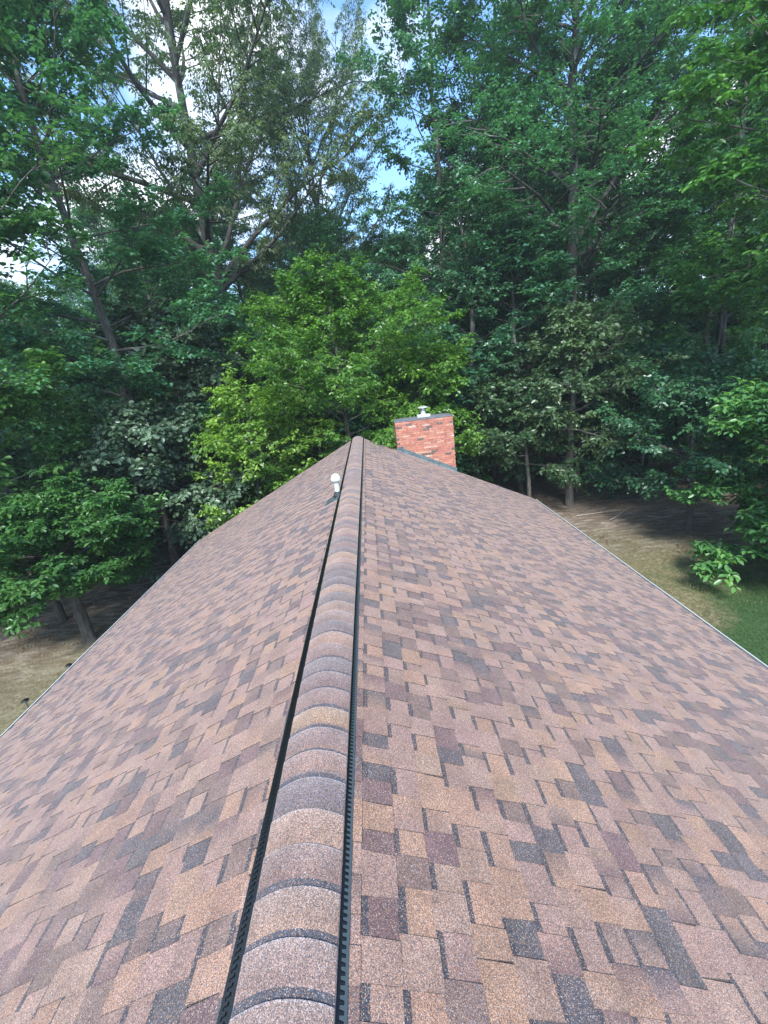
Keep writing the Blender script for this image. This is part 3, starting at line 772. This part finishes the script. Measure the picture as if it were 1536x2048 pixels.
plant('forked_ash_tree', m, 19.6, 24, 'tall slim dark trunk with raised boughs near the right edge', rot=.6)
m = grow(19, 27, 6, 4.2, .19, 38, 10, 9, leaf=(.18, .055), K=11, mat='teal', bark=M_BARKD, spray_len=.6)
plant('ash_tree', m, 5.0, 25.5, 'slim tall blue-green tree just right of the gap of open sky', rot=.6)
m = grow(20, 10.5, 4, 3.6, .14, 20, 8, 8, leaf=(.13, .05), K=11, mat='bright', spray_len=.6)
plant('sunlit_tree', m, -16.2, 33, 'yellow-green sunlit tree glimpsed far back through a gap at the left', rot=.6)

e = empty('oak_tree', (-1.6, 35, float(ground_h(-1.6, 35)))); e.rotation_euler = (0, 0, 2.2); e.scale = (.62, .62, .86)
tag(e, 'hazy pale oak farther back, right of the tall spreading oak, against open sky', 'tree')
_oak = [o for o in bpy.data.objects if o.name == 'oak_tree'][0]
for ch in list(_oak.children):
    c = ch.copy(); COL.objects.link(c); c.parent = e
# ---- the wood behind: every tree its own object, meshes shared
protos_tall = [grow(40 + i, H, b_, R_, .18, 30, 9, 9, style=sty, leaf=lf, K=K_, mat=mt, bark=bk, spray_len=.62, shape_a=sa)
               for i, (H, b_, R_, sty, lf, K_, mt, bk, sa) in enumerate([
                   (22, 6, 4.6, 'pinnate', (.18, .055), 13, 'dark', M_BARK, .8),
                   (24, 8.0, 5.0, 'rosette', (.2, .058), 14, 'teal', M_BARKD, .9),
                   (20, 5.0, 4.4, 'pinnate', (.18, .055), 13, 'mid', M_BARK, .75),
                   (23, 4.0, 4.4, 'rosette', (.2, .058), 14, 'dark', M_BARKD, .7)])]
protos_low = [grow(60 + i, H, b_, R_, .08, 16, 8, 8, style=sty, leaf=lf, K=10, mat=mt, spray_len=.6, shape_a=.62, rise=(-.1, .8))
              for i, (H, b_, R_, sty, lf, mt) in enumerate([
                  (7.5, 1.0, 3.0, 'pinnate', (.21, .07), 'dark'),
                  (6.0, .7, 2.8, 'rosette', (.25, .07), 'teal'),
                  (9.0, 1.6, 3.2, 'pinnate', (.22, .075), 'mid')])]
heroes = [(o.location.x, o.location.y) for o in bpy.data.objects if o.get('category') == 'tree']
rs = np.random.default_rng(77)
placed = [(x, y, 1.6) for x, y in heroes]
def free(x, y, d):
    return all((x - a) ** 2 + (y - b_) ** 2 > (max(d, e)) ** 2 for a, b_, e in placed)
def zone(x, y):
    q = x / y
    side = 'left of the roof' if q < -.25 else ('beyond the ridge end' if q < .12 else ('right of the chimney' if q < .5 else 'beyond the right lawn'))
    depth = 'near the wood edge' if y < 27 else 'deep in the wood'
    return depth + ' ' + side
cnt = 0
tries = 0
tall_n = low_n = 0
while tries < 14000 and (tall_n < 125 or low_n < 150):
    tries += 1
    y = rs.uniform(9, 60) if tries % 3 else rs.uniform(18, 34); x = rs.uniform(-1.05, 1.1) * (y + 4)
    if abs(x) < 10.5 and y < 21: continue
    if x > 0 and x < 17.5 and y < 19.5: continue          # right lawn
    if x < 0 and x > -13.5 and y < 17: continue           # left lawn
    low = rs.random() < .55
    q = x / y
    gap = -.22 < q < .16
    if low:
        if low_n >= 150 or not free(x, y, 1.9): continue
        i = int(rs.integers(0, 3)); s_ = rs.uniform(.75, 1.25)
        if gap: s_ *= 1.1
        if 21 > y: s_ *= .8
        plant(('understory_tree'), protos_low[i], x, y, ('low dark-leaved tree ', 'low blue-green bushy tree ', 'low mid-green spreading tree ')[i] + zone(x, y), group='understory trees, kind %d, %s' % (i + 1, zone(x, y)), rot=rs.uniform(0, 6.28), scale=s_)
        low_n += 1; placed.append((x, y, 2.0))
    else:
        if tall_n >= 125 or not free(x, y, 2.9): continue
        i = int(rs.integers(0, 4)); s_ = rs.uniform(.8, 1.15)
        if gap:
            s_ = min(s_, (6.4 + .30 * y) / 23)
            if y < 26: continue
        if q < -.22 and y < 55: s_ = min(s_, (8.5 + .33 * y) / 23)
        if q < -.52: s_ = min(s_, (7 + .24 * y) / 23)
        plant('forest_tree', protos_tall[i], x, y, ('tall dark-green tree ', 'tall blue-green tree with whorled leaves ', 'tall mid-green tree ', 'tall dark tree leafy to low down ')[i] + zone(x, y), group='forest trees, kind %d, %s' % (i + 1, zone(x, y)), rot=rs.uniform(0, 6.28), scale=s_)
        tall_n += 1; placed.append((x, y, 2.6))
print('TALL', tall_n, 'LOW', low_n, 'TRIES', tries)

# ---- far-off wood that reads as one mass
rs = np.random.default_rng(9)
nS = 9000
q = rs.uniform(-1.15, 1.2, nS); yy = rs.uniform(60, 85, nS); xx = q * yy
P = np.stack([xx, yy, GZ + rs.uniform(0, 1, nS) ** .8 * (13 + 5 * np.sin(q * 14) + 3 * np.sin(q * 37))], 1)
D = rs.normal(0, 1, (nS, 3)) * [1, 1, .3]
me = leaf_mesh('distant_wood', P, D, np.full(nS, 1.5), (.75, .26), 12, 'pinnate', rs, LEAF['dark'], 2, .2, .8)
me.vertices.foreach_get  # noqa
o = link('distant_wood', me); tag(o, 'far depth of the wood closing the view between the trunks', 'wood', kind='stuff')
NTRI[0] += len(me.polygons)

# ---- the air itself: shaded wood pales with distance
hz = MB(); hz.box(-440, 440, -425, 445, GZ - 1.2, 34)
mh = bpy.data.materials.new('thin_haze'); mh.use_nodes = True; th_ = mh.node_tree; th_.nodes.clear()
ho_ = th_.nodes.new('ShaderNodeOutputMaterial'); pv = th_.nodes.new('ShaderNodeVolumePrincipled')
pv.inputs['Color'].default_value = (.80, .93, 1, 1); pv.inputs['Density'].default_value = .0011; pv.inputs['Anisotropy'].default_value = .2
th_.links.new(pv.outputs[0], ho_.inputs['Volume'])
hzo = hz.build('haze', mh); hzo['kind'] = 'stuff'; hzo['label'] = 'thin pale air between the trees'

# ================================================================== GROUND COVER
rs = np.random.default_rng(3)
def scatter_mesh(name, x, y, size, aspect, flat, mat, upright=False):
    n = len(x); z = ground_h(x, y)
    a = rs.uniform(0, 2 * PI, n); d = np.stack([np.cos(a), np.sin(a), rs.uniform(-.2, .5, n) if not upright else rs.uniform(1.5, 4, n)], 1); d = unit(d)
    s = unit(np.stack([-np.sin(a), np.cos(a), rs.uniform(-.5, .5, n) * (1 - flat)], 1))
    l = (size * rs.uniform(.5, 1.4, n))[:, None]; w_ = l * aspect
    b = np.stack([x, y, z + .008], 1)
    v = np.stack([b, b + d * l * .5 + s * w_, b + d * l, b + d * l * .5 - s * w_], 1)
    V = v.reshape(-1, 3); F = (np.array([[0, 1, 2], [0, 2, 3]])[None] + (np.arange(n) * 4)[:, None, None]).reshape(-1, 3)
    me = bpy.data.meshes.new(name); me.vertices.add(len(V)); me.vertices.foreach_set('co', V.astype(np.float32).ravel())
    me.loops.add(F.size); me.loops.foreach_set('vertex_index', F.astype(np.int32).ravel()); me.polygons.add(len(F))
    me.polygons.foreach_set('loop_start', np.arange(0, F.size, 3, dtype=np.int32)); me.polygons.foreach_set('loop_total', np.full(len(F), 3, np.int32))
    me.update(calc_edges=True); me.materials.append(mat); NTRI[0] += len(F)
    return link(name, me)
M_LIT = leaf_material('fallen_leaf', [(.07, .045, .028), (.14, .095, .062), (.23, .165, .11), (.4, .33, .25)], .1, .3, .6)
M_GRS = leaf_material('grass_blade', [(.022, .05, .016), (.04, .085, .025), (.06, .12, .035), (.10, .17, .06)], .3, .3, .5)
M_DRY = leaf_material('dry_grass_blade', [(.08, .075, .03), (.16, .14, .06), (.26, .23, .11), (.42, .37, .22)], .3, .3, .5)
n = 26000
x = rs.uniform(-30, 30, n); y = rs.uniform(8, 34, n); k = (np.abs(x) > 6) & ~((x < 16) & (x > 0) & (y < 13)) & ~((x > -11) & (x < 0) & (y < 11.5))
tag(scatter_mesh('leaf_litter', x[k], y[k], .085, .35, .5, M_LIT), 'brown fallen leaves lying under the trees', 'leaf litter', kind='stuff')
n = 42000
x = rs.uniform(7.5, 19, n); y = rs.uniform(5.5, 11.8, n); k = ((x - 14) / 6.8) ** 2 + ((y - 7) / 4.6) ** 2 < rs.uniform(.7, 1.15, n)
tag(scatter_mesh('green_grass', x[k], y[k], .06, .09, 0, M_GRS, True), 'short green grass on the right lawn below the eave', 'grass', kind='stuff')
n = 34000
x = np.concatenate([rs.uniform(-15, -6, n // 2), rs.uniform(6, 14, n // 2)]); y = np.concatenate([rs.uniform(6, 13, n // 2), rs.uniform(9.5, 16, n // 2)])
k = rs.uniform(0, 1, n) < (.5 + .5 * np.sin(x * 1.3 + y * .8) * np.cos(y * 1.1))
tag(scatter_mesh('dry_grass', x[k], y[k], .05, .1, 0, M_DRY, True), 'thin dry yellow grass beside the house', 'grass', kind='stuff')

# fallen sticks on the right lawn
M_STICK = simple('weathered_stick', (.34, .31, .27), .8, noise=.3)
for i, (x, y, a, L_, lab) in enumerate([(8.9, 17.6, .05, 2.1, 'long pale stick lying nearest the thick straight trunk on the right'),
                                        (9.9, 16.7, .5, 1.9, 'pale fallen branch lying slantwise on bare ground right of the roof'),
                                        (11.4, 16.9, -.6, 1.5, 'short pale stick lying left of the small leaning trunk'),
                                        (12.6, 14.1, .2, 1.2, 'short stick on the grass beside the small leaning trunk')]):
    rs_ = np.random.default_rng(i); p = curve((0, 0, .03), (math.cos(a), math.sin(a), 0), L_, 7, rs_, wig=.15); p[:, 2] = np.linspace(.03, .06, 7)
    v, f = tube_arrays(p, .022 * (1 - np.linspace(0, .7, 7)), 5)
    p2 = curve(p[3], (math.cos(a + .7), math.sin(a + .7), .1), L_ * .35, 4, rs_, wig=.15); v2, f2 = tube_arrays(p2, .012 * (1 - np.linspace(0, .7, 4)), 4)
    me = bpy.data.meshes.new('fallen_branch'); me.from_pydata(np.vstack([v, v2]).tolist(), [], f.tolist() + (f2 + len(v)).tolist())
    o = link('fallen_branch', me, None, M_STICK); o.location = (x, y, float(ground_h(x, y)))
    tag(o, lab, 'stick', 'sticks lying on the right lawn')

# path lights by the left wall
M_LAMP = simple('black_lamp_metal', (.01, .01, .011), .4, .3)
for i, (x, y, lab) in enumerate([(-8.72, 10.5, 'black round-topped path light in the grass, the farther of two by the left gutter'), (-8.86, 9.1, 'black round-topped path light in the grass, the nearer of two by the left gutter')]):
    e = empty('path_light', (x, y, float(ground_h(x, y)))); tag(e, lab, 'path light', 'path lights along the left gutter')
    a = MB(); a.lathe([(.014, -.1), (.014, .19)], (0, 0, 0), 10); a.build('post', M_FLASH, e)
    a = MB(); a.lathe([(.035, .18), (.035, .23)], (0, 0, 0), 12); a.build('lens', M_STEEL, e)
    a = MB(); a.lathe([(.085, .225), (.09, .232), (.06, .258), (.015, .27)], (0, 0, 0), 16); a.build('lamp_cap', M_LAMP, e)
print('TRIS', NTRI[0])
